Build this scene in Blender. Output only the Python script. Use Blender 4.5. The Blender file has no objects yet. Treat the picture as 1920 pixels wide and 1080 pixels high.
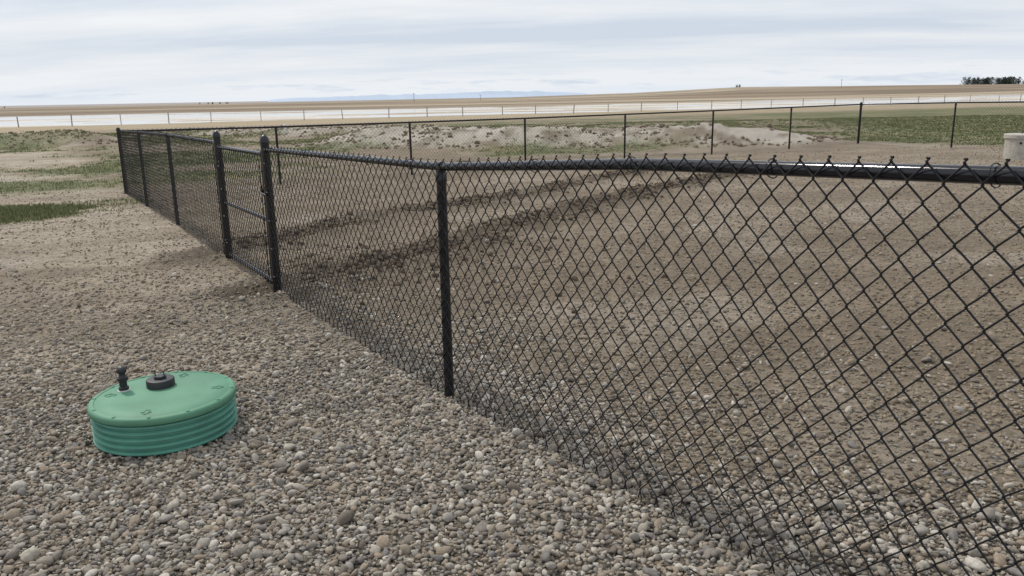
import bpy, bmesh, math
import numpy as np
from mathutils import Matrix, Vector
rng=np.random.default_rng(7)
sc=bpy.context.scene
col_root=sc.collection

# ---------------------------------------------------------------- helpers
def smooth(e0,e1,x):
    t=np.clip((x-e0)/(e1-e0),0,1); return t*t*(3-2*t)
def _h(i,j,s):
    v=np.sin(i*127.1+j*311.7+s*74.7)*43758.5453
    return v-np.floor(v)
def vn(x,y,s=0):
    ix=np.floor(x);iy=np.floor(y);fx=x-ix;fy=y-iy
    fx=fx*fx*(3-2*fx);fy=fy*fy*(3-2*fy)
    a=_h(ix,iy,s);b=_h(ix+1,iy,s);c=_h(ix,iy+1,s);d=_h(ix+1,iy+1,s)
    return a+(b-a)*fx+(c-a)*fy+(a-b-c+d)*fx*fy
def fbm(x,y,s=0,o=4):
    v=0;a=.5;t=0
    for k in range(o):
        v=v+a*vn(x,y,s+k*3.3);t+=a
        x,y=(x*.8-y*.6)*2.03+11.3,(x*.6+y*.8)*2.03+5.7;a*=.5
    return v/t            # 0..1
def sfbm(x,y,s=0):        # unrotated octaves: keeps a stretched direction
    return (vn(x,y,s)*.55+vn(x*2.1+3.7,y*2.1+1.3,s+1)*.3+vn(x*4.3,y*4.3,s+2)*.15)
def link(o,parent=None):
    col_root.objects.link(o)
    if parent: o.parent=parent
    return o
def empty(name):
    e=bpy.data.objects.new(name,None); e.empty_display_size=.2; return link(e)
def mk(name,V,F,mat,parent=None,sm=True,attrs=None,linkit=True):
    V=np.asarray(V,dtype=np.float32);F=np.asarray(F,dtype=np.int32)
    me=bpy.data.meshes.new(name)
    k=F.shape[1]
    me.vertices.add(len(V)); me.vertices.foreach_set("co",V.ravel())
    me.loops.add(F.size); me.loops.foreach_set("vertex_index",F.ravel())
    me.polygons.add(len(F)); me.polygons.foreach_set("loop_start",np.arange(0,F.size,k,dtype=np.int32))
    me.update(calc_edges=True)
    me.polygons.foreach_set("use_smooth",np.full(len(F),sm))
    if attrs:
        for an,av in attrs.items():
            a=me.attributes.new(an,'FLOAT_COLOR','POINT')
            c=np.ones((len(V),4),dtype=np.float32);c[:,:av.shape[1]]=av
            a.data.foreach_set("color",c.ravel())
    me.materials.append(mat)
    o=bpy.data.objects.new(name,me)
    if linkit: link(o,parent)
    return o
class Acc:
    """collects quads"""
    def __init__(s): s.V=[];s.F=[];s.n=0
    def add(s,V,F):
        V=np.asarray(V,float).reshape(-1,3);F=np.asarray(F,int)
        if F.shape[1]==3: F=np.hstack([F,F[:,2:3]])
        s.V.append(V);s.F.append(F+s.n);s.n+=len(V)
    def tube(s,P,r,n=12,caps=True):
        P=np.asarray(P,float);m=len(P)
        T=np.gradient(P,axis=0);T/=np.linalg.norm(T,axis=1)[:,None]
        ref=np.array([0,0,1.]) if abs(T[0][2])<.9 else np.array([1.,0,0])
        A=np.cross(T,ref);A/=np.linalg.norm(A,axis=1)[:,None];B=np.cross(T,A)
        a=np.linspace(0,2*math.pi,n,endpoint=False)
        rr=np.broadcast_to(np.asarray(r,float),(m,))
        V=P[:,None,:]+rr[:,None,None]*(np.cos(a)[None,:,None]*A[:,None,:]+np.sin(a)[None,:,None]*B[:,None,:])
        i=np.arange(m-1)[:,None]*n;j=np.arange(n)[None,:];j2=(j+1)%n
        F=np.stack([i+j,i+j2,i+n+j2,i+n+j],-1).reshape(-1,4)
        V=V.reshape(-1,3)
        if caps:
            V=np.vstack([V,P[0],P[-1]])
            jj=np.arange(n);k=(jj+1)%n
            c0=np.stack([k,jj,np.full(n,m*n),np.full(n,m*n)],-1)
            c1=np.stack([jj+(m-1)*n,k+(m-1)*n,np.full(n,m*n+1),np.full(n,m*n+1)],-1)
            F=np.vstack([F,c0,c1])
        s.add(V,F)
    def rev(s,c,prof,n=32):
        c=np.asarray(c,float);prof=np.asarray(prof,float);m=len(prof)
        a=np.linspace(0,2*math.pi,n,endpoint=False)
        V=np.stack([prof[:,0:1]*np.cos(a),prof[:,0:1]*np.sin(a),np.repeat(prof[:,1:2],n,1)],-1)+c
        i=np.arange(m-1)[:,None]*n;j=np.arange(n)[None,:];j2=(j+1)%n
        F=np.stack([i+j,i+j2,i+n+j2,i+n+j],-1).reshape(-1,4)
        s.add(V.reshape(-1,3),F)
    def box(s,c,sx,sy,sz,ang=0):
        v=np.array([[x,y,z] for z in(-.5,.5) for y in(-.5,.5) for x in(-.5,.5)])*[sx,sy,sz]
        ca,sa=math.cos(ang),math.sin(ang)
        v=np.stack([v[:,0]*ca-v[:,1]*sa,v[:,0]*sa+v[:,1]*ca,v[:,2]],-1)+np.asarray(c)
        s.add(v,[[0,2,3,1],[4,5,7,6],[0,1,5,4],[2,6,7,3],[0,4,6,2],[1,3,7,5]])
    def make(s,name,mat,parent=None,sm=True):
        V=np.vstack(s.V);F=np.vstack(s.F)
        me=bpy.data.meshes.new(name)
        tri=F[:,2]==F[:,3]
        faces=[tuple(f) for f in F[~tri]]+[tuple(f[:3]) for f in F[tri]]
        me.from_pydata(V.tolist(),[],faces);me.update()
        me.polygons.foreach_set("use_smooth",np.full(len(faces),sm))
        if sm and hasattr(me,'set_sharp_from_angle'): me.set_sharp_from_angle(angle=math.radians(40))
        me.materials.append(mat)
        return link(bpy.data.objects.new(name,me),parent)

# ---------------------------------------------------------------- materials
def mat(name):
    m=bpy.data.materials.new(name);m.use_nodes=True
    nt=m.node_tree;b=nt.nodes['Principled BSDF'];return m,nt,b
def N(nt,t,**k):
    n=nt.nodes.new(t)
    for a,v in k.items(): setattr(n,a,v)
    return n
def simple(name,c,rough,var=.15,scale=20,bump=0,spec=.5,metal=0,coat=0):
    m,nt,b=mat(name)
    tc=N(nt,'ShaderNodeTexCoord');no=N(nt,'ShaderNodeTexNoise');no.inputs['Scale'].default_value=scale;no.inputs['Detail'].default_value=6
    nt.links.new(tc.outputs['Object'],no.inputs['Vector'])
    r=N(nt,'ShaderNodeValToRGB');r.color_ramp.elements[0].position=.3;r.color_ramp.elements[1].position=.7
    r.color_ramp.elements[0].color=tuple(x*(1-var) for x in c)+(1,);r.color_ramp.elements[1].color=tuple(min(1,x*(1+var)) for x in c)+(1,)
    nt.links.new(no.outputs['Fac'],r.inputs['Fac']);nt.links.new(r.outputs['Color'],b.inputs['Base Color'])
    b.inputs['Roughness'].default_value=rough;b.inputs['Metallic'].default_value=metal
    b.inputs['Specular IOR Level'].default_value=spec;b.inputs['Coat Weight'].default_value=coat
    if bump:
        bp=N(nt,'ShaderNodeBump');bp.inputs['Strength'].default_value=bump;bp.inputs['Distance'].default_value=.01
        nt.links.new(no.outputs['Fac'],bp.inputs['Height']);nt.links.new(bp.outputs['Normal'],b.inputs['Normal'])
    return m
M_wire=simple('black_vinyl_wire',(.011,.011,.013),.45,.25,30,spec=.35)
M_post=simple('black_powder_coat',(.010,.010,.013),.22,.3,12,bump=.04)
M_rail=simple('black_rail_coat',(.010,.010,.014),.13,.3,12)
M_lid=simple('green_plastic_lid',(.11,.265,.168),.6,.16,5,bump=.14,spec=.35)
M_riser=simple('green_plastic_riser',(.12,.33,.25),.5,.16,8,bump=.05)
M_blk=simple('black_plastic',(.02,.02,.024),.45,.3,25)
M_conc=simple('concrete',(.42,.39,.34),.9,.2,14,bump=.3)
M_white=simple('white_pvc',(.7,.7,.68),.5,.1,9)
M_oldpost=simple('weathered_post',(.32,.29,.26),.85,.25,9)
M_sil=simple('grey_sealant',(.45,.47,.44),.6,.1,30)
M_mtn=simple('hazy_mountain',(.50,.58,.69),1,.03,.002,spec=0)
M_tree=simple('dark_conifer',(.045,.055,.045),.9,.4,.6,spec=.1)
M_tree2=simple('bare_brush',(.10,.085,.07),.9,.4,.6,spec=.1)

def attr_node(nt,name): a=N(nt,'ShaderNodeAttribute');a.attribute_name=name;return a
def mixc(nt,fac,a,b,mode='MIX'):
    m=N(nt,'ShaderNodeMix',data_type='RGBA',blend_type=mode)
    if isinstance(fac,(int,float)): m.inputs[0].default_value=fac
    else: nt.links.new(fac,m.inputs[0])
    for s,v in((6,a),(7,b)):
        if isinstance(v,tuple): m.inputs[s].default_value=v
        else: nt.links.new(v,m.inputs[s])
    return m.outputs[2]
def noise(nt,vec,scale,detail=6,rough=.6):
    n=N(nt,'ShaderNodeTexNoise');n.inputs['Scale'].default_value=scale;n.inputs['Detail'].default_value=detail;n.inputs['Roughness'].default_value=rough
    nt.links.new(vec,n.inputs['Vector']);return n.outputs['Fac']
def mr(nt,v,a,b,c,d):
    n=N(nt,'ShaderNodeMapRange')
    nt.links.new(v,n.inputs[0])
    for i,x in enumerate((a,b,c,d)): n.inputs[i+1].default_value=x
    return n.outputs[0]
def stone_ramp(nt,val):
    r=N(nt,'ShaderNodeValToRGB');cr=r.color_ramp;cr.interpolation='CONSTANT'
    cols=[(.16,.135,.108),(.28,.235,.178),(.33,.297,.245),(.21,.187,.158),(.41,.37,.305),(.265,.22,.165),(.30,.277,.24),(.195,.18,.165),(.30,.24,.178),(.48,.445,.385),(.285,.248,.20),(.23,.205,.174)]
    cr.elements[0].position=0;cr.elements[0].color=cols[0]+(1,)
    cr.elements[1].position=1/12;cr.elements[1].color=cols[1]+(1,)
    for i in range(2,12):
        e=cr.elements.new(i/12);e.color=cols[i]+(1,)
    nt.links.new(val,r.inputs['Fac']);return r.outputs['Color']

# ground
M_ground,nt,b=mat('ground_soil')
tc=N(nt,'ShaderNodeTexCoord');P=tc.outputs['Object']
ca=attr_node(nt,'gcol');cm=attr_node(nt,'gmask')
n1=noise(nt,P,1.3,8,.65);n2=noise(nt,P,14,8,.7);n3=noise(nt,P,70,5,.7)
f1=mr(nt,n1,.3,.7,.85,1.15);f2=mr(nt,n2,.3,.7,.66,1.34);f3=mr(nt,n3,.3,.7,.7,1.3)
mu=N(nt,'ShaderNodeMath',operation='MULTIPLY');nt.links.new(f1,mu.inputs[0]);nt.links.new(f2,mu.inputs[1])
mu2=N(nt,'ShaderNodeMath',operation='MULTIPLY');nt.links.new(mu.outputs[0],mu2.inputs[0]);nt.links.new(f3,mu2.inputs[1])
vm=N(nt,'ShaderNodeVectorMath',operation='SCALE');nt.links.new(ca.outputs['Color'],vm.inputs[0]);nt.links.new(mu2.outputs[0],vm.inputs['Scale'])
vo=N(nt,'ShaderNodeTexVoronoi');vo.inputs['Scale'].default_value=44;nt.links.new(P,vo.inputs['Vector'])
sp=N(nt,'ShaderNodeSeparateColor');nt.links.new(vo.outputs['Color'],sp.inputs[0])
stc=stone_ramp(nt,sp.outputs[0])
edge=mr(nt,vo.outputs['Distance'],.25,.6,1,.35)
vs=N(nt,'ShaderNodeVectorMath',operation='SCALE');nt.links.new(stc,vs.inputs[0]);nt.links.new(edge,vs.inputs['Scale'])
sep=N(nt,'ShaderNodeSeparateColor');nt.links.new(cm.outputs['Color'],sep.inputs[0])
cmp=N(nt,'ShaderNodeMath',operation='LESS_THAN');nt.links.new(sp.outputs[1],cmp.inputs[0]);nt.links.new(sep.outputs[0],cmp.inputs[1])
cc=mixc(nt,cmp.outputs[0],vm.outputs[0],vs.outputs[0])
nt.links.new(cc,b.inputs['Base Color'])
b.inputs['Roughness'].default_value=.95;b.inputs['Specular IOR Level'].default_value=.15
bp=N(nt,'ShaderNodeBump');bp.inputs['Strength'].default_value=1.0;bp.inputs['Distance'].default_value=.04
nt.links.new(n2,bp.inputs['Height'])
bp2=N(nt,'ShaderNodeBump');bp2.inputs['Strength'].default_value=.8;bp2.inputs['Distance'].default_value=.010
nt.links.new(n3,bp2.inputs['Height']);nt.links.new(bp.outputs['Normal'],bp2.inputs['Normal'])
bp3=N(nt,'ShaderNodeBump',invert=True);bp3.inputs['Distance'].default_value=.012
nt.links.new(cmp.outputs[0],bp3.inputs['Strength']);nt.links.new(vo.outputs['Distance'],bp3.inputs['Height']);nt.links.new(bp2.outputs['Normal'],bp3.inputs['Normal'])
nt.links.new(bp3.outputs['Normal'],b.inputs['Normal'])

def stone_mat(name,ramp=True,c0=None,c1=None):
    m,nt,b=mat(name)
    oi=N(nt,'ShaderNodeObjectInfo');tc=N(nt,'ShaderNodeTexCoord')
    if ramp: c=stone_ramp(nt,oi.outputs['Random'])
    else: c=mixc(nt,oi.outputs['Random'],c0+(1,),c1+(1,))
    n=noise(nt,tc.outputs['Object'],2.5,6,.7)
    f=mr(nt,n,.3,.7,.72,1.25)
    v=N(nt,'ShaderNodeVectorMath',operation='SCALE');nt.links.new(c,v.inputs[0]);nt.links.new(f,v.inputs['Scale'])
    nt.links.new(v.outputs[0],b.inputs['Base Color']);b.inputs['Roughness'].default_value=.8 if ramp else 1
    b.inputs['Specular IOR Level'].default_value=.3 if ramp else .05
    return m
M_stone=stone_mat('river_stone')
M_clod=stone_mat('soil_clod',False,(.175,.14,.102),(.32,.27,.20))
M_mud=stone_mat('mud_clod',False,(.10,.078,.057),(.19,.152,.113))

M_water,nt,b=mat('shallow_water')
b.inputs['Base Color'].default_value=(.5,.48,.43,1);b.inputs['Roughness'].default_value=.1;b.inputs['Specular IOR Level'].default_value=.8
tc=N(nt,'ShaderNodeTexCoord');wn=noise(nt,tc.outputs['Object'],1.2,3,.5)
bp=N(nt,'ShaderNodeBump');bp.inputs['Strength'].default_value=.10;bp.inputs['Distance'].default_value=.02
nt.links.new(wn,bp.inputs['Height']);nt.links.new(bp.outputs['Normal'],b.inputs['Normal'])

M_grass,nt,b=mat('grass_blades')
ga=attr_node(nt,'gcol');nt.links.new(ga.outputs['Color'],b.inputs['Base Color']);b.inputs['Roughness'].default_value=.7;b.inputs['Specular IOR Level'].default_value=.2

# ---------------------------------------------------------------- layout
A=np.array([-.347,4.05]);D=np.array([-.522,.853]);D/=np.linalg.norm(D);Nn=np.array([D[1],-D[0]])
K=np.array([11.2,26.0])
_ss=np.linspace(-60,60,2401)
_tb=np.interp(_ss,[-60,-8,-3,-1.5,0,3.3,5.16,8.25,11.2,14.1,18,60],[.2,.2,.158,.095,-.012,-.08,-.10,-.115,-.165,-.232,-.24,-.24])
_ker=np.hanning(13);_ker/=_ker.sum();_tb[20:-20]=np.convolve(_tb,_ker,'same')[20:-20]
def bs(s): return np.interp(s,_ss,_tb)
def sn(x,y): 
    return (x-A[0])*D[0]+(y-A[1])*D[1],(x-A[0])*Nn[0]+(y-A[1])*Nn[1]
PF0=np.array([-46,86.]);PF1=np.array([58,116.]);pd=(PF1-PF0)/np.linalg.norm(PF1-PF0);pn=np.array([-pd[1],pd[0]])
T1=[(-3.5,8.6),(-2.82,9.8),(-1.98,11.5),(-.89,12.5),(.41,14.1),(1.6,15.9),(3.2,18.2)]
T2=[(-2.3,6.6),(-1.72,7.44),(-.92,8.55),(-.05,10.1),(1.1,12.0),(2.3,13.7),(3.9,15.6),(5.6,18.0)]
def dpoly(x,y,P):
    best=np.full(np.shape(x),1e9)
    for (x0,y0),(x1,y1) in zip(P[:-1],P[1:]):
        dx,dy=x1-x0,y1-y0;t=np.clip(((x-x0)*dx+(y-y0)*dy)/(dx*dx+dy*dy),0,1)
        best=np.minimum(best,np.hypot(x-x0-t*dx,y-y0-t*dy))
    return best
def gravel_mask(x,y):
    s,n=sn(x,y)
    w=1.1*(fbm(x*1.3,y*1.3,5)-.5)
    m=(1-smooth(.2,1.2,n+w))*(1-smooth(.4,2.5,s+w*1.6))
    tail=.36*(1-smooth(1.8,5.5,s+2*w))*(1-smooth(.4,1.3,n+w))+.20*(1-smooth(.8,3.2,n+w))*(1-smooth(-1,4,s))
    return np.clip(np.maximum(m,tail),0,1)
def bermf(x,y):
    w=1.3*(fbm(x*.35,y*.35,9)-.5)
    def ridge(P,wid,h): 
        d=dpoly(x,y,P);return h*np.exp(-(d/wid)**2*1.0)
    z=ridge([(-5.0,31.),(1,29.5),(6,28.6),(8.5,28.4)],2.1+w*.6,.72)
    z=np.maximum(z,ridge([(-18,45),(-10,42),(-4,40)],2.6,.5))
    z=np.maximum(z,ridge([(-21.5,35),(-18.5,35.5)],1.5,.75))
    z=np.maximum(z,ridge([(-32,39),(-24,41)],2.2,.45))
    lump=.55+.55*fbm(x*.6,y*.6,12)+.40*(fbm(x*2.2,y*2.2,14)-.4)
    return z*lump
def pondw(x,y): return (x-PF0[0])*pn[0]+(y-PF0[1])*pn[1]
def pondmask(x,y):
    w=pondw(x,y);wb=18*(fbm(x*.02,y*.05,31)-.5)
    return smooth(1,9,w+wb*.7)*(1-smooth(58,95,w+wb*2.8))
def ground(x,y):
    s,n=sn(x,y)
    z=bs(s)
    w=pondw(x,y);z=z-.58*smooth(-55,-2,w)
    r=np.hypot(x,y);az=x/np.maximum(y,1)
    pm=pondmask(x,y)
    z=z+pm*(.30*(fbm(x*.03,y*.10,21)-.5)+.12*(fbm(x*.16,y*.3,23)-.5)-.045)
    ridge=np.interp(az,[-1.2,-.65,-.2,0,.15,.28,.62,1.2],[-1.1,-1.2,-1.15,-.4,1.2,3.9,2.4,2.0])
    k=smooth(250,600,r)*(y>0);z=z*(1-k)+ridge*k
    z=z-18*smooth(620,1500,r)
    near=1-smooth(30,80,r)
    z=z+bermf(x,y)*near
    z=z+.05*(fbm(x*.25,y*.25,2)-.5)*smooth(2,10,r)*near
    gm=gravel_mask(x,y)
    z=z+near*(.045*(fbm(x*3.1,y*3.1,3,3)-.5)*(1-gm)+.015*(fbm(x*4,y*4,8,2)-.5))
    # faint raking / tyre rows left by levelling
    z=z+near*(1-gm)*.025*(sfbm(x*.5+y*.15,y*4.2-x*.6,15)-.5)
    for T,a in((T1,.85),(T2,1.15)):
        d=dpoly(x,y,T)+.2*(fbm(x*1.5,y*1.5,44)-.5)
        rough=.3+1.4*fbm(x*3.5,y*3.5,46,3)
        z=z+a*rough*(-.045*np.exp(-(d/.14)**2)+.06*np.exp(-((np.abs(d)-.32)/.15)**2))
    return z
def grass_mask(x,y):
    s,n=sn(x,y);q=s-14.1
    f=fbm(x*.35,y*.35,61);f2=fbm(x*1.6,y*1.6,66)
    be=bermf(x,y)
    left=smooth(-8,-13,x)*smooth(15.5,21,y)
    out=np.maximum(smooth(.6,2.5,q),smooth(22,23.5,n))
    m=out*smooth(.38,.62,f+.3*(f2-.5))*(1-.7*smooth(.12,.3,be))*.9
    m=np.maximum(m,left*smooth(.32,.66,f+.4*(f2-.5))*.8)
    m=np.maximum(m,smooth(8,14,x-.12*y)*out*smooth(27,30,y+x*.15)*(.75+.25*f2))
    patch=1-smooth(.9,1.6,np.hypot((x+8.7)*.62,(y-12.9)*.95)+1.5*(f2-.5))
    m=np.maximum(m,patch)
    patch=1-smooth(.3,.9,np.hypot((x+7.2)*.5,(y-14.2))+1.2*(f2-.5));m=np.maximum(m,patch*.35)
    w=pondw(x,y)
    return np.clip(m,0,1)*(1-smooth(-38,-22,w+14*(f-.5)))
def mixn(a,b,m): return a*(1-m[...,None])+np.asarray(b)*m[...,None]
def gcolor(x,y):
    s,n=sn(x,y);r=np.hypot(x,y);w=pondw(x,y)
    base=np.broadcast_to(np.array([.232,.188,.136]),x.shape+(3,)).copy()
    yard=smooth(-.6,.6,n+.8*(fbm(x,y,71)-.5))
    base=mixn(base,[.355,.30,.23],1-yard)
    base=mixn(base,[.28,.235,.178],smooth(6,16,n)*.5)
    # pale crust and darker streaks
    st=sfbm(x*.3+y*.1,y*1.9-x*.45,73)
    base=mixn(base,[.42,.365,.295],smooth(.5,.72,st)*(.65-.45*yard))
    base=mixn(base,[.17,.135,.098],smooth(.48,.25,st)*(.5-.12*yard))
    dk=fbm(x*.45+4,y*.45,76);base=mixn(base,[.16,.127,.092],smooth(.54,.70,dk)*.3*yard)
    cr=fbm(x*.7,y*.7,79)
    base=mixn(base,[.42,.37,.31],smooth(.58,.74,cr)*(.5-.22*yard))
    gm=gravel_mask(x,y);base=mixn(base,[.17,.142,.108],smooth(.4,.95,gm)*.9)
    for T,a in((T1,.85),(T2,1.)):
        d=dpoly(x,y,T)+.4*(fbm(x*1.8,y*1.8,44)-.5)
        base=mixn(base,[.10,.078,.056],a*(1-smooth(.15,.62,np.abs(d)))*(.45+.6*fbm(x*4,y*4,47,2)).clip(0,1))
    # churned damp soil near the gate
    base=mixn(base,[.14,.108,.079],.5*np.exp(-(((x+1.1)/1.7)**2+((y-8.2)/1.8)**2))*(n>0)*(.4+1.2*fbm(x*2.5,y*2.5,48,3)).clip(0,1))
    be=bermf(x,y);lum=fbm(x*1.4,y*1.4,52)
    bc=mixn(np.broadcast_to(np.array([.43,.39,.335]),x.shape+(3,)),[.24,.20,.155],smooth(.5,.68,lum))
    bm_=smooth(.05,.2,be)*(1-smooth(30,80,r)*.5);base=base*(1-bm_[...,None])+bc*bm_[...,None]
    dry=smooth(-40,-15,w+15*(fbm(x*.1,y*.1,81)-.5));base=mixn(base,[.36,.295,.20],dry)
    g=grass_mask(x,y)
    gc=mixn(np.broadcast_to(np.array([.125,.145,.065]),x.shape+(3,)),[.20,.185,.10],smooth(.35,.65,fbm(x*.6,y*.6,88)))
    base=base*(1-g[...,None])+gc*g[...,None]
    sm_=fbm(x*.05,y*.16,25)
    pc=mixn(np.broadcast_to(np.array([.62,.585,.53]),x.shape+(3,)),[.40,.34,.26],smooth(.48,.62,sm_))
    pm=pondmask(x,y)*.92;base=base*(1-pm[...,None])+pc*pm[...,None]
    f=fbm(x*.012,y*.05,91)
    far=smooth(60,98,w+40*(f-.5))
    fc=mixn(np.broadcast_to(np.array([.27,.21,.145]),x.shape+(3,)),[.19,.15,.108],smooth(.4,.6,f))
    fc=mixn(fc,[.40,.34,.25],smooth(.58,.7,fbm(x*.006,y*.03,95)))
    base=base*(1-far[...,None])+fc*far[...,None]
    base=mixn(base,[.34,.32,.31],smooth(500,1800,r)*.8)  # distance haze painted into the far land's colour
    return base

# ---------------------------------------------------------------- ground sheet
tx=np.linspace(-8.55,8.55,900);gx=3.5*np.sinh(tx)
ty=np.linspace(-3.27,8.55,720);gy=6+3.5*np.sinh(ty)
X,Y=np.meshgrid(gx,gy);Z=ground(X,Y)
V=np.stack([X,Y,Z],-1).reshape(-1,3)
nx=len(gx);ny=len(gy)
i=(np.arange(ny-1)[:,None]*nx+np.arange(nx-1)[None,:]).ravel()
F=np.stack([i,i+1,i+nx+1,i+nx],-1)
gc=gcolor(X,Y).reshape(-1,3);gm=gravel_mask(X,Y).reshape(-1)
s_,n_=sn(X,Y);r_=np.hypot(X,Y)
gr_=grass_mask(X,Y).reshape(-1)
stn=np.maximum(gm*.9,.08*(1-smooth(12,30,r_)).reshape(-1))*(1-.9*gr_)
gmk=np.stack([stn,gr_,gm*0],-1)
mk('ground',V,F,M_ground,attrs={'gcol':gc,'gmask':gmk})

# water
c0=PF0+pn*(-4)-pd*500;c1=PF0+pn*(-4)+pd*700;c2=PF0+pn*118+pd*700;c3=PF0+pn*118-pd*500
mk('water',[[*c0,-.858],[*c1,-.858],[*c2,-.858],[*c3,-.858]],[[0,1,2,3]],M_water)

# ---------------------------------------------------------------- stones (instanced)
def make_lib(name,m,k,amp,flat):
    c=bpy.data.collections.new(name)
    for q in range(k):
        bm=bmesh.new();bmesh.ops.create_icosphere(bm,subdivisions=2,radius=1)
        me=bpy.data.meshes.new(name)
        r=np.random.default_rng(q+50)
        ax=r.normal(size=(6,3));ph=r.uniform(0,6,6)
        for v in bm.verts:
            p=np.array(v.co);f=1+amp*sum(math.sin(1.7*float(ax[j]@p)+ph[j]) for j in range(6))/3
            v.co=Vector(p*f*np.array([1,.78,flat]))
        for f in bm.faces: f.smooth=True
        bm.to_mesh(me);bm.free();me.materials.append(m)
        o=bpy.data.objects.new(name,me);c.objects.link(o)
    return c
C_st=make_lib('pebble_shape',M_stone,8,.34,.55)
C_cl=make_lib('clod_shape',M_clod,5,.5,.7)
C_md=make_lib('mudclod_shape',M_mud,5,.5,.7)
def scatter(name,pts,rot,scl,coll,k):
    me=bpy.data.meshes.new(name);me.vertices.add(len(pts));me.vertices.foreach_set('co',pts.astype(np.float32).ravel())
    a=me.attributes.new('rot','FLOAT_VECTOR','POINT');a.data.foreach_set('vector',rot.astype(np.float32).ravel())
    a=me.attributes.new('scl','FLOAT_VECTOR','POINT');a.data.foreach_set('vector',scl.astype(np.float32).ravel())
    a=me.attributes.new('idx','INT','POINT');a.data.foreach_set('value',rng.integers(0,k,len(pts)).astype(np.int32))
    o=link(bpy.data.objects.new(name,me))
    g=bpy.data.node_groups.new(name,'GeometryNodeTree')
    g.interface.new_socket('Geometry',in_out='INPUT',socket_type='NodeSocketGeometry')
    g.interface.new_socket('Geometry',in_out='OUTPUT',socket_type='NodeSocketGeometry')
    gi=g.nodes.new('NodeGroupInput');go=g.nodes.new('NodeGroupOutput')
    ip=g.nodes.new('GeometryNodeInstanceOnPoints');ci=g.nodes.new('GeometryNodeCollectionInfo')
    ci.inputs['Collection'].default_value=coll;ci.inputs['Separate Children'].default_value=True;ci.inputs['Reset Children'].default_value=True
    def na(nm,t):
        q=g.nodes.new('GeometryNodeInputNamedAttribute');q.data_type=t;q.inputs['Name'].default_value=nm
        return [x for x in q.outputs if x.enabled and x.name=='Attribute'][0]
    er=g.nodes.new('FunctionNodeEulerToRotation')
    L=g.links.new
    L(gi.outputs[0],ip.inputs['Points']);L(ci.outputs[0],ip.inputs['Instance']);ip.inputs['Pick Instance'].default_value=True
    L(na('idx','INT'),ip.inputs['Instance Index']);L(na('rot','FLOAT_VECTOR'),er.inputs[0]);L(er.outputs[0],ip.inputs['Rotation'])
    L(na('scl','FLOAT_VECTOR'),ip.inputs['Scale']);L(ip.outputs[0],go.inputs[0])
    md=o.modifiers.new('scatter','NODES');md.node_group=g
    return o
mh=np.array([-1.72,3.70])
def stones():
    out=[]
    p=.0158
    gx,gy=np.meshgrid(np.arange(-5.2,4.6,p),np.arange(.5,8.0,p))
    x=(gx+rng.uniform(-.5,.5,gx.shape)*p*1.6).ravel();y=(gy+rng.uniform(-.5,.5,gx.shape)*p*1.6).ravel()
    keep=(np.abs(x)<.72*y+.8);x=x[keep];y=y[keep]
    gm=gravel_mask(x,y);keep=rng.random(len(x))<np.where(gm>.6,gm,gm*.5)*.92
    x=x[keep];y=y[keep]
    sz=np.exp(rng.normal(math.log(.0084),.40,len(x)));out.append((x,y,sz,.35))
    m=13000;x=rng.uniform(-4.5,4,m);y=rng.uniform(.8,6.5,m);k=(rng.random(m)<gravel_mask(x,y)-.2)
    out.append((x[k],y[k],np.exp(rng.normal(math.log(.0118),.28,k.sum())),.8))
    m=260;x=rng.uniform(-5,7,m);y=rng.uniform(1,10,m);out.append((x,y,rng.uniform(.018,.026,m),.4))
    m=30000;x=rng.uniform(-11,14,m);y=rng.uniform(2,20,m);d=fbm(x*.8,y*.8,102);k=(d+rng.random(m)*.5>.72)&(grass_mask(x,y)<.3)
    out.append((x[k],y[k],np.exp(rng.normal(math.log(.0085),.35,k.sum())),.3))
    bx=np.array([-1.68,-.62,-1.37,.05,-.3,2.35,2.9,1.9]);by=np.array([2.47,2.62,6.1,7.6,7.9,4.3,4.6,3.6]);out.append((bx,by,np.array([.040,.034,.03,.04,.045,.034,.04,.03]),.4))
    x=np.concatenate([o[0] for o in out]);y=np.concatenate([o[1] for o in out]);sz=np.concatenate([o[2] for o in out])
    lift=np.concatenate([np.full(len(o[0]),o[3]) for o in out])
    k=np.hypot(x-mh[0],y-mh[1])>.322
    x,y,sz,lift=x[k],y[k],sz[k],lift[k]
    z=ground(x,y)+sz*lift*rng.uniform(.5,1.3,len(x))
    rot=np.stack([rng.normal(0,.4,len(x)),rng.normal(0,.4,len(x)),rng.uniform(0,6.28,len(x))],-1)
    sc3=sz[:,None]*rng.uniform(.75,1.25,(len(x),3));print('stones',len(x))
    return np.stack([x,y,z],-1),rot,sc3
scatter('gravel',*stones(),C_st,8)
def clods(n,fn,lo,hi):
    x,y=fn(n);sz=np.exp(rng.uniform(math.log(lo),math.log(hi),len(x)))
    z=ground(x,y)+sz*.15
    rot=rng.uniform(0,6.28,(len(x),3))*[.15,.15,1]
    return np.stack([x,y,z],-1),rot,sz[:,None]*rng.uniform(.7,1.3,(len(x),3))
def f_gen(n):
    y=2.2+rng.random(n)**1.3*22;x=rng.uniform(-.72,.75,n)*(y+1);k=(fbm(x*.6,y*.6,111)+rng.random(n)*.6>.66)&(gravel_mask(x,y)<.6)&(grass_mask(x,y)<.3);return x[k],y[k]
scatter('soil_clods',*clods(80000,f_gen,.0045,.016),C_cl,5)
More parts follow.
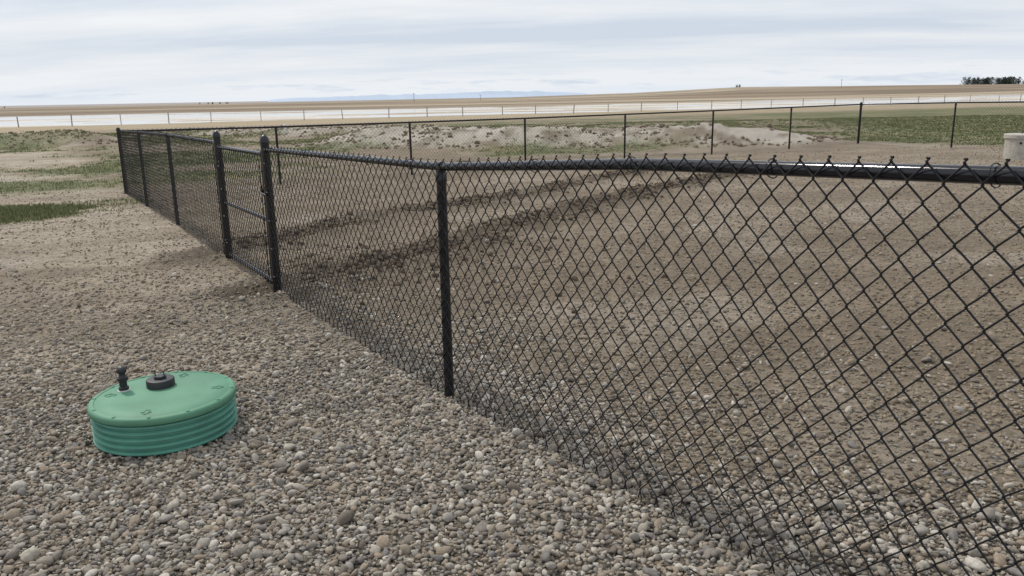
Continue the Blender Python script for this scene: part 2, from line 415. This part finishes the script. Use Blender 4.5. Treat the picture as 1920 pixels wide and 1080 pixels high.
def f_tr(n):
    xs=[];ys=[]
    for T,c in((T1,.4),(T2,.6)):
        P=np.array(T);seg=np.linalg.norm(np.diff(P,axis=0),axis=1);cum=np.r_[0,np.cumsum(seg)]
        t=rng.uniform(0,cum[-1],int(n*c));x=np.interp(t,cum,P[:,0])+rng.normal(0,.22,len(t));y=np.interp(t,cum,P[:,1])+rng.normal(0,.18,len(t))
        k=fbm(x*1.1,y*1.1,49)>.38;x=x[k];y=y[k]
        xs.append(x);ys.append(y)
    m=350;xs.append(rng.normal(-1.0,1.1,m));ys.append(rng.normal(8.1,1.1,m))
    x=np.concatenate(xs);y=np.concatenate(ys);s,n_=sn(x,y);k=n_>.25
    return x[k],y[k]
scatter('mud_clods',*clods(7500,f_tr,.009,.038),C_md,5)
def f_berm(n):
    x=rng.uniform(-26,12,n);y=rng.uniform(25,45,n);k=(bermf(x,y)>.08)&(fbm(x*1.2,y*1.2,53)>.45);return x[k],y[k]
scatter('berm_clods',*clods(12000,f_berm,.02,.09),C_cl,5)

# ---------------------------------------------------------------- grass
def grass():
    m=260000;x=rng.uniform(-34,32,m);y=12+rng.random(m)**.8*40
    m2=9000;x=np.r_[x,rng.uniform(-11.5,-6.3,m2)];y=np.r_[y,rng.uniform(11,15,m2)]
    g=grass_mask(x,y);k=rng.random(len(x))<g**1.5*.55*np.clip(25/y,.3,1.6);x=x[k];y=y[k];m=len(x);print('tufts',m)
    z=ground(x,y);Vs=[];Cs=[]
    for b_ in range(5):
        a=rng.uniform(0,6.28,m);h=rng.uniform(.02,.065,m);wd=rng.uniform(.006,.012,m)*np.clip(y/18,1,2.2)
        ox=x+rng.normal(0,.05,m);oy=y+rng.normal(0,.05,m)
        l=rng.uniform(.2,.9,m)*h
        p0=np.stack([ox-np.cos(a)*wd,oy-np.sin(a)*wd,z-.01],-1);p1=np.stack([ox+np.cos(a)*wd,oy+np.sin(a)*wd,z-.01],-1)
        p2=np.stack([ox-np.sin(a)*l,oy+np.cos(a)*l,z+h],-1)
        Vs.append(np.stack([p0,p1,p2],1));t=rng.random((m,1,1))**1.3;c=np.array([.115,.155,.055])*(1-t)+np.array([.25,.23,.125])*t
        Cs.append(np.repeat(c,3,1))
    V=np.concatenate(Vs).reshape(-1,3);C=np.concatenate(Cs).reshape(-1,3)
    mk('grass',V,np.arange(len(V)).reshape(-1,3),M_grass,sm=False,attrs={'gcol':C})
grass()

# ---------------------------------------------------------------- chain link
Wd=.088;Hh=.0935
def wire_template(p,r,sides,fine,nh=26,top=1.243):
    pts=[]
    xs=[((j+p)%2)*Wd/2 for j in range(nh+1)];zs=[top-j*Hh/2 for j in range(nh+1)]
    dirn=1 if xs[0]>0 else -1
    if fine:
        # short twisted barb above the top node
        pts+= [(xs[0]+dirn*.0035,.002,zs[0]+.011),(xs[0]+dirn*.0003,.004,zs[0]+.007),(xs[0]-dirn*.0015,-.003,zs[0]+.0035)]
    else: pts+=[(xs[0]+dirn*.004,0,zs[0]+.012)]
    for j in range(nh+1):
        o=.0022*(1 if xs[j]>0 else -1)
        pts.append((xs[j]+o,0,zs[j]))
        if fine and j<nh:
            nn=.0036*(1 if (j+p)%2 else -1)
            for f in(.13,.5,.87):
                zz=zs[j]+(zs[j+1]-zs[j])*f;ss=xs[j]+(xs[j+1]-xs[j])*f
                ss+= .0022*(1 if f==.13 else -1 if f==.87 else 0)*(1 if xs[j]>xs[j+1] else -1)
                pts.append((ss,nn,zz))
    pts.append((xs[-1]-(1 if xs[-1]>0 else -1)*.01,0,zs[-1]-.03))
    P=np.array(pts);T=np.gradient(P,axis=0);T/=np.linalg.norm(T,axis=1)[:,None]
    nv=np.array([0,1.,0]);B=np.cross(T,nv);B/=np.linalg.norm(B,axis=1)[:,None]
    a=np.linspace(0,2*math.pi,sides,endpoint=False)
    V=P[:,None,:]+r*(np.cos(a)[None,:,None]*nv+np.sin(a)[None,:,None]*B[:,None,:])
    m=len(P);i=np.arange(m-1)[:,None]*sides;j=np.arange(sides)[None,:]
    F=np.stack([i+j,i+(j+1)%sides,i+sides+(j+1)%sides,i+sides+j],-1).reshape(-1,4)
    return V.reshape(-1,3),F
def fabric(name,org,dr,nr,s0,s1,bfun,noff,parent,fine=True,r=.0026,sides=6,nh=26,top=1.243,zsc=1):
    k0=int(round(s0/(Wd/2)));k1=int(round(s1/(Wd/2)))
    tp=[wire_template(p,r,sides,fine,nh,top) for p in(0,1)]
    Vs=[];Fs=[];c=0
    for k in range(k0,k1):
        V,F=tp[k%2];V=V.copy();V[:,0]+=k*Wd/2
        Vs.append(V);Fs.append(F+c);c+=len(V)
    V=np.vstack(Vs);F=np.vstack(Fs)
    s=V[:,0];z=V[:,2]
    ds=.012*(fbm(s*1.5,z*2.2,201)-.5)+.009*(fbm(s*7,z*7,203,2)-.5);dn=.020*(fbm(s*1.1,z*2.5,205)-.5)*(1-np.clip((z-1.05)/.15,0,1))
    dz=.010*(fbm(s*2.1,z*1.2,209)-.5)+.008*(fbm(s*8,z*6,211,2)-.5)
    S=s+ds;W=np.stack([org[0]+dr[0]*S+nr[0]*(V[:,1]+noff+dn),org[1]+dr[1]*S+nr[1]*(V[:,1]+noff+dn),bfun(s)+z+dz],-1)
    return mk(name,W,F,M_wire,parent)
fence=empty('chain_link_fence')
gate=empty('chain_link_gate')
RH=1.235
def pt(s,n,z): q=A+D*s+Nn*n;return (q[0],q[1],bs(s)+z)
fabric('fabric_near',A,D,Nn,-9,3.24,bs,-.0275,fence,top=1.262)
fabric('fabric_gate',A,D,Nn,3.44,5.04,bs,-.025,gate,nh=24,top=1.20)
fabric('fabric_long_side',A,D,Nn,5.24,14.07,bs,-.0275,fence,top=1.260)
rails=Acc();posts=Acc();fit=Acc()
rails.tube([pt(s,0,RH) for s in np.linspace(-9.2,3.25,90)],.0205,32)
rails.tube([pt(s,0,RH) for s in np.linspace(5.21,14.06,60)],.0205,16)
def gz(p): return float(ground(np.array([p[0]]),np.array([p[1]]))[0])
def line_post(p,zt,r=.0255):
    posts.tube([(p[0],p[1],gz(p)-.15),(p[0],p[1],zt-.02)],r,20)
    fit.rev((p[0],p[1],zt-.045),[(r+.004,-.03),(r+.004,.0),(r*.95,.02),(r*.8,.032)],20)
def term_post(p,zt,r=.036):
    posts.tube([(p[0],p[1],gz(p)-.15),(p[0],p[1],zt)],r,24)
    fit.rev((p[0],p[1],zt-.03),[(r+.004,0),(r+.005,.028),(r+.001,.042),(r*.8,.056),(r*.45,.068),(.001,.073)],24)
def loop(s,r0=.026):
    P=[pt(s-.022,0,RH),pt(s+.022,0,RH)];fit.tube(P,r0,18)
for s in(-6.1,-3.05,0,8.25,11.2):
    p=A+D*s;line_post(p,bs(s)+RH);loop(s)
def tbar(sp,side,z0=.05,z1=1.22,nband=5,off=.066):
    s=sp+side*off
    fit.tube([pt(s,-.030,z0),pt(s,-.030,z1)],.0055,6)
    for k in range(nband):
        z=.14+k*(z1-.24)/(nband-1)
        p=A+D*sp;b=bs(sp)
        fit.rev((p[0],p[1],b+z),[(.0365,-.011),(.0405,-.011),(.0405,.011),(.0365,.011)],24)
        fit.tube([pt(sp+side*.03,-.03,z),pt(s+side*.012,-.03,z)],.009,6)
        fit.tube([pt(sp+side*.05,-.046,z),pt(sp+side*.05,-.004,z)],.005,6)
for s,h in((3.3,1.315),(5.16,1.32),(14.1,1.275)):
    term_post(A+D*s,bs(s)+h)
tbar(3.3,-1);tbar(5.16,1);tbar(14.1,-1)
for s,sg in((3.3,-1),(5.16,1),(14.1,-1)): fit.tube([pt(s+sg*.034,0,RH),pt(s+sg*.085,0,RH)],.026,16)
for s in np.arange(-8.8,14,.61):
    if 3.1<s<5.4: continue
    a=np.linspace(0,2*math.pi,15)
    fit.tube([pt(s+.004*math.sin(t),-.004+.029*math.cos(t),RH+.027*math.sin(t)) for t in a],.0019,5,caps=False)
for s in(-3.05,0,8.25,11.2):
    for z in(.2,.5,.8,1.05):
        fit.tube([pt(s+.030*math.cos(t),-.004+.031*math.sin(t),z+.004*math.sin(2*t)) for t in np.linspace(0,2*math.pi,15)],.0019,5,caps=False)
# gate
gf=Acc();g0,g1=3.405,5.06
for s in(g0,g1): gf.tube([pt(s,0,.07),pt(s,0,1.195)],.0205,16)
for z in(.07,.625,1.195): gf.tube([pt(g0,0,z),pt(g1,0,z)],.0195 if z!=.625 else .016,16)
for z in(.07,1.195):
    for s in(g0,g1):
        bm_=pt(s,0,z);gf.rev(bm_,[(.001,-.03),(.018,-.026),(.026,-.01),(.026,.01),(.018,.026),(.001,.03)],16)
for s,sd in((g0+.035,1),(g1-.035,-1)):
    gf.tube([pt(s,-.026,.1),pt(s,-.026,1.15)],.005,6)
    for z in np.linspace(.2,1.05,4): gf.tube([pt(s-sd*.05,-.022,z),pt(s+sd*.012,-.026,z)],.008,6)
for z in(.22,1.0):   # hinges on far post
    gf.tube([pt(5.16,0,z-.03),pt(5.16,0,z+.03)],.042,18);gf.tube([pt(5.06,0,z-.025),pt(5.06,0,z+.025)],.026,16);gf.tube([pt(5.16,-.02,z),pt(5.06,-.02,z)],.011,8)
# fork latch at near post
gf.tube([pt(g0,0,.83),pt(g0,0,.89)],.026,16);gf.tube([pt(3.43,-.03,.86),pt(3.22,-.046,.86)],.008,8);gf.tube([pt(3.40,-.03,.86),pt(3.37,-.04,.93)],.007,8)
gf.make('gate_frame',M_post,gate)

# far sides of the enclosure
Fc=A+D*14.1;dF=(K-Fc);LF=np.linalg.norm(dF);dF=dF/LF;nF=np.array([-dF[1],dF[0]])
bF=lambda s: np.interp(s,[0,3,9,15,LF],[bs(14.1),-.25,-.245,-.21,-.16])
fabric('fabric_back',Fc,dF,nF,.06,LF-.05,bF,-.027,fence,fine=False,sides=4,r=.0022,top=1.262)
rails.tube([(*(Fc+dF*s),bF(s)+RH) for s in np.linspace(0.03,LF-.03,40)],.0205,12)
for k in range(1,7):
    s=LF*k/7;p=Fc+dF*s;line_post(p,bF(s)+RH)
term_post(K,bF(LF)+1.27,.038)
dK=-D;nK=Nn
bK=lambda s: np.interp(s,[0,3.05,8,14,25],[-.16,-.11,-.07,0,.15])
fabric('fabric_right',K,dK,nK,.06,24.,bK,.0275,fence,fine=False,sides=4,r=.0022,top=1.262)
rails.tube([(*(K+dK*s),bK(s)+RH) for s in np.linspace(.03,24,40)],.0205,12)
for k in range(1,9):
    s=3.05*k;p=K+dK*s
    line_post(p,bK(s)+RH)
rails.make('top_rails',M_rail,fence);posts.make('posts',M_post,fence);fit.make('fittings',M_post,fence)

# ---------------------------------------------------------------- septic riser
sep_=empty('septic_tank_riser')
c=(mh[0],mh[1],0.0);zt=.178;q_=.338/.368
a=Acc()
a.rev(c,[(r*q_,z) for r,z in [(.001,zt+.001),(.12,zt+.001),(.25,zt),(.326,zt-.001),(.330,zt-.004),(.335,zt-.004),(.338,zt-.001),(.352,zt-.002),(.362,zt-.006),(.3665,zt-.014),(.368,zt-.030),(.365,zt-.034),(.345,zt-.034)]],96)
a.make('lid',M_lid,sep_)
a=Acc();pr=[];z=zt-.030
for k in range(8):
    pr+=[(.307,z),(.308,z-.007),(.322,z-.0105),(.330,z-.014),(.330,z-.020),(.322,z-.0235),(.308,z-.027)];z-=.0325
pr.append((.307,z));a.rev(c,pr,96);a.make('ribbed_riser',M_riser,sep_)
a=Acc()
for k in range(12):   # lid screws in small bosses
    t=k*math.pi/6+.2
    q=(c[0]+.317*math.cos(t),c[1]+.317*math.sin(t),zt-.003)
    a.rev(q,[(.009,-.004),(.009,.003),(.007,.005),(.001,.005)],12)
for t0 in(-math.pi/2+.1,math.pi/2,.25,math.pi+.1):   # embossed arrows
    u=np.array([math.cos(t0),math.sin(t0)]);v=np.array([-u[1],u[0]])
    def q(r,w_): 
        p=mh+u*r+v*w_;return (p[0],p[1],zt+.0006)
    for P_ in([q(.225,-.010),q(.225,.010)],[q(.225,-.010),q(.252,-.010)],[q(.225,.010),q(.252,.010)],[q(.252,-.024),q(.252,-.010)],[q(.252,.024),q(.252,.010)],[q(.252,-.024),q(.280,0)],[q(.252,.024),q(.280,0)]):
        a.tube(P_,.0024,6)
a.make('lid_screws_and_arrows',M_lid,sep_)
a=Acc();cc_=(mh[0]-.055,mh[1]+.10,zt)
a.rev(cc_,[(.067,0),(.067,.034),(.064,.039),(.054,.041),(.001,.041)],40)
a.rev((cc_[0],cc_[1],zt+.040),[(.032,0),(.032,.012),(.029,.015),(.001,.015)],6)
a.tube([(cc_[0]-.022,cc_[1],zt+.05),(cc_[0]-.022,cc_[1],zt+.074),(cc_[0]+.0,cc_[1],zt+.079),(cc_[0]+.022,cc_[1],zt+.074),(cc_[0]+.022,cc_[1],zt+.05)],.0032,8)
a.make('inspection_cap',M_blk,sep_)
vc=(mh[0]-.215,mh[1]+.045,zt)
a=Acc();a.rev(vc,[(.031,0),(.030,.003),(.02,.006)],24);a.make('sealant',M_sil,sep_)
a=Acc();a.rev(vc,[(.024,.003),(.024,.018),(.018,.022),(.018,.05),(.024,.052),(.026,.058),(.026,.068),(.019,.072),(.015,.078),(.015,.088),(.021,.092),(.0235,.1),(.0235,.108),(.019,.118),(.009,.124),(.001,.125)],28)
a.make('vent',M_blk,sep_)

# ---------------------------------------------------------------- concrete cistern riser in the yard
ci=empty('concrete_well_riser');cx,cy=12.1,19.0;zg=-.13
a=Acc();a.rev((cx,cy,zg),[(.40,-.1),(.40,.50),(.385,.515)],48)
a.rev((cx,cy,zg),[(.36,.50),(.435,.502),(.435,.58),(.42,.595),(.001,.602)],48)
a.make('body_and_cover',M_conc,ci)
a=Acc()
for t in(-2.3,-1.9): a.box((cx+.403*math.cos(t),cy+.403*math.sin(t),zg+.40),.03,.05,.05,t)
a.tube([(cx-.08,cy,zg+.60),(cx-.08,cy,zg+.64),(cx+.08,cy,zg+.64),(cx+.08,cy,zg+.60)],.012,8)
a.make('lifting_points',M_blk,ci)

# small white pipes beyond the yard
for (x,y,h) in((6.1,33.5,.5),(-11.0,40,.4)):
    o=empty('vent_pipe');z=gz((x,y));a=Acc();a.rev((x,y,z),[(.055,-.1),(.055,h-.1),(.075,h-.1),(.075,h),(.001,h+.02)],16);a.make('pipe',M_white,o)

# ---------------------------------------------------------------- pasture fence
pf=empty('pasture_fence');a=Acc();w=Acc()
rp=np.random.default_rng(3);prev=None
for k in range(-16,44):
    p=PF0+pd*(k*4.7+rp.uniform(-.5,.5));z=gz(p);h=1.15+rp.uniform(-.12,.1);r=rp.uniform(.04,.065)
    lx,ly=rp.normal(0,.04,2)
    a.tube([(p[0],p[1],z-.2),(p[0]+lx,p[1]+ly,z+h)],r,7)
    cur=(p[0],p[1],z)
    if prev:
        for hh in(.4,.75,1.05): w.tube([(prev[0],prev[1],prev[2]+hh),(cur[0],cur[1],cur[2]+hh)],.0025,4,caps=False)
    prev=cur
a.make('posts',M_oldpost,pf);w.make('wires',M_oldpost,pf)
for (x,y,h) in((-38,330,5.),(-13,380,3.5),(170,420,6)):
    o=empty('utility_pole');z=gz((x,y));a=Acc();a.tube([(x,y,z-.5),(x,y,z+h*.75)],[.13,.08],7);a.tube([(x-.7,y,z+h*.68),(x+.7,y,z+h*.68)],.05,5);a.make('pole',M_oldpost,o)

# ---------------------------------------------------------------- distant trees, mountains
def trees(name,x0,x1,y,h,cnt,m,seed):
    r=np.random.default_rng(seed);a=Acc();Vs=[]
    for k in range(cnt):
        x=r.uniform(x0,x1);yy=y+r.uniform(-12,12);z=gz((x,yy))-.3;hh=h*r.uniform(.7,1.05)
        a.tube([(x,yy,z-.5),(x+.1,yy,z+hh*.5),(x,yy,z+hh*.9)],[.22,.14,.03],6)
        for l in range(7):
            zz=z+hh*r.uniform(.25,.8);an=r.uniform(0,6.28);rr=hh*.22
            a.tube([(x,yy,zz),(x+rr*math.cos(an),yy+rr*math.sin(an),zz+rr*.5)],[.06,.02],4)
        q=260;t=r.random(q);rad=hh*.42*(1-t)**.45*(.35+.65*r.random(q)**.5)*(1+.3*np.sin(t*17+k));an=r.uniform(0,6.28,q)
        c_=np.stack([x+rad*np.cos(an),yy+rad*np.sin(an),z+hh*(.02+.96*t)],-1)
        Vs.append((c_[:,None,:]+r.normal(0,hh*.035,(q,3,3))))
    V=np.concatenate(Vs).reshape(-1,3);a.add(V,np.arange(len(V)).reshape(-1,3))
    return a.make(name,m,None,sm=False)
trees('tree_line',341,376,610,6.4,70,M_tree,1)
trees('tree_line',384,410,612,4.0,30,M_tree,5)
trees('tree_line',-392,-372,600,2.6,16,M_tree2,2)
trees('tree_line',-225,-205,600,1.8,10,M_tree2,3)
trees('bush',163.5,168,596,2.2,6,M_tree2,4)
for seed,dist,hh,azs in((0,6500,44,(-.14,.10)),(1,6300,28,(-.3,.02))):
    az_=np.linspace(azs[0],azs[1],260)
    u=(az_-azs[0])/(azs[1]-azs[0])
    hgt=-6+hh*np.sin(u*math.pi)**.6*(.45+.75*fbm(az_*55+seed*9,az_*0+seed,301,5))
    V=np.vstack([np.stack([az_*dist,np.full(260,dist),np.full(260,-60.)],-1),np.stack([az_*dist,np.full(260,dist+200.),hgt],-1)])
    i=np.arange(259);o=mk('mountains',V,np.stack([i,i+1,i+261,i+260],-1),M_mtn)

# ---------------------------------------------------------------- light
el=math.radians(51.5);az=math.radians(-43)
S=Vector((math.sin(az)*math.cos(el),math.cos(az)*math.cos(el),math.sin(el)))
sl=bpy.data.lights.new('sun','SUN');sl.energy=2.4;sl.angle=math.radians(5);sl.color=(1,.94,.86)
so=link(bpy.data.objects.new('sun',sl));so.rotation_euler=(-S).to_track_quat('-Z','Y').to_euler();so.location=(0,0,30)
W=bpy.data.worlds.new('World');sc.world=W;W.use_nodes=True;nt=W.node_tree;bg=nt.nodes['Background']
sky=N(nt,'ShaderNodeTexSky',sky_type='NISHITA');sky.sun_disc=False;sky.sun_elevation=el;sky.sun_rotation=az
tc=N(nt,'ShaderNodeTexCoord');sx=N(nt,'ShaderNodeSeparateXYZ');nt.links.new(tc.outputs['Generated'],sx.inputs[0])
def M(op,a,b=None,clamp=False):
    n=N(nt,'ShaderNodeMath',operation=op,use_clamp=clamp)
    for k,v in((0,a),(1,b)):
        if v is None: continue
        if isinstance(v,(int,float)): n.inputs[k].default_value=v
        else: nt.links.new(v,n.inputs[k])
    return n.outputs[0]
zc=M('MAXIMUM',sx.outputs[2],0.0);zz=M('ADD',zc,.09)
px=M('DIVIDE',sx.outputs[0],zz);py=M('DIVIDE',sx.outputs[1],zz)
cb=N(nt,'ShaderNodeCombineXYZ');nt.links.new(M('ADD',M('MULTIPLY',px,.15),M('MULTIPLY',py,.05)),cb.inputs[0]);nt.links.new(M('ADD',M('MULTIPLY',py,.46),M('MULTIPLY',px,.06)),cb.inputs[1])
cb.inputs[2].default_value=2.3
c1=noise(nt,cb.outputs[0],1.0,8,.55)
cb2=N(nt,'ShaderNodeCombineXYZ');nt.links.new(M('MULTIPLY',px,.6),cb2.inputs[0]);nt.links.new(M('MULTIPLY',py,1.2),cb2.inputs[1]);cb2.inputs[2].default_value=4
c2=noise(nt,cb2.outputs[0],1.0,7,.62)
cf=M('ADD',M('MULTIPLY',c1,.72),M('MULTIPLY',c2,.28))
cf=mr(nt,cf,.41,.58,0,1)
cloud=mixc(nt,cf,(.64,.71,.82,1),(.90,.915,.94,1))
sk=N(nt,'ShaderNodeVectorMath',operation='SCALE');nt.links.new(sky.outputs[0],sk.inputs[0]);sk.inputs['Scale'].default_value=.10
cl2=mixc(nt,.10,cloud,sk.outputs[0])
hz=mr(nt,zc,.0,.06,1,0)
cl3=mixc(nt,M('MULTIPLY',hz,.75),cl2,(.82,.87,.93,1))
cb3=N(nt,'ShaderNodeCombineXYZ');nt.links.new(M('MULTIPLY',sx.outputs[0],11),cb3.inputs[0]);nt.links.new(M('MULTIPLY',sx.outputs[2],90),cb3.inputs[1]);cb3.inputs[2].default_value=1.7
c3=noise(nt,cb3.outputs[0],1.0,7,.66)
pf_=M('MULTIPLY',mr(nt,c3,.50,.64,0,1),M('MULTIPLY',mr(nt,zc,.001,.008,0,1),mr(nt,zc,.016,.032,1,0)))
cl4=mixc(nt,M('MULTIPLY',pf_,.6),cl3,(.55,.64,.77,1))
nt.links.new(cl4,bg.inputs['Color']);bg.inputs['Strength'].default_value=1.0

# ---------------------------------------------------------------- camera
cd=bpy.data.cameras.new('camera');cd.sensor_width=36;cd.lens=28.09;cd.clip_start=.05;cd.clip_end=30000
co=link(bpy.data.objects.new('camera',cd))
co.matrix_world=Matrix.Translation((0,0,1.57))@Matrix.Rotation(math.radians(90-13.6),4,'X')@Matrix.Rotation(-.0182,4,'Z')
sc.camera=co
sc.view_settings.view_transform='Standard';sc.view_settings.look='None';sc.view_settings.exposure=0
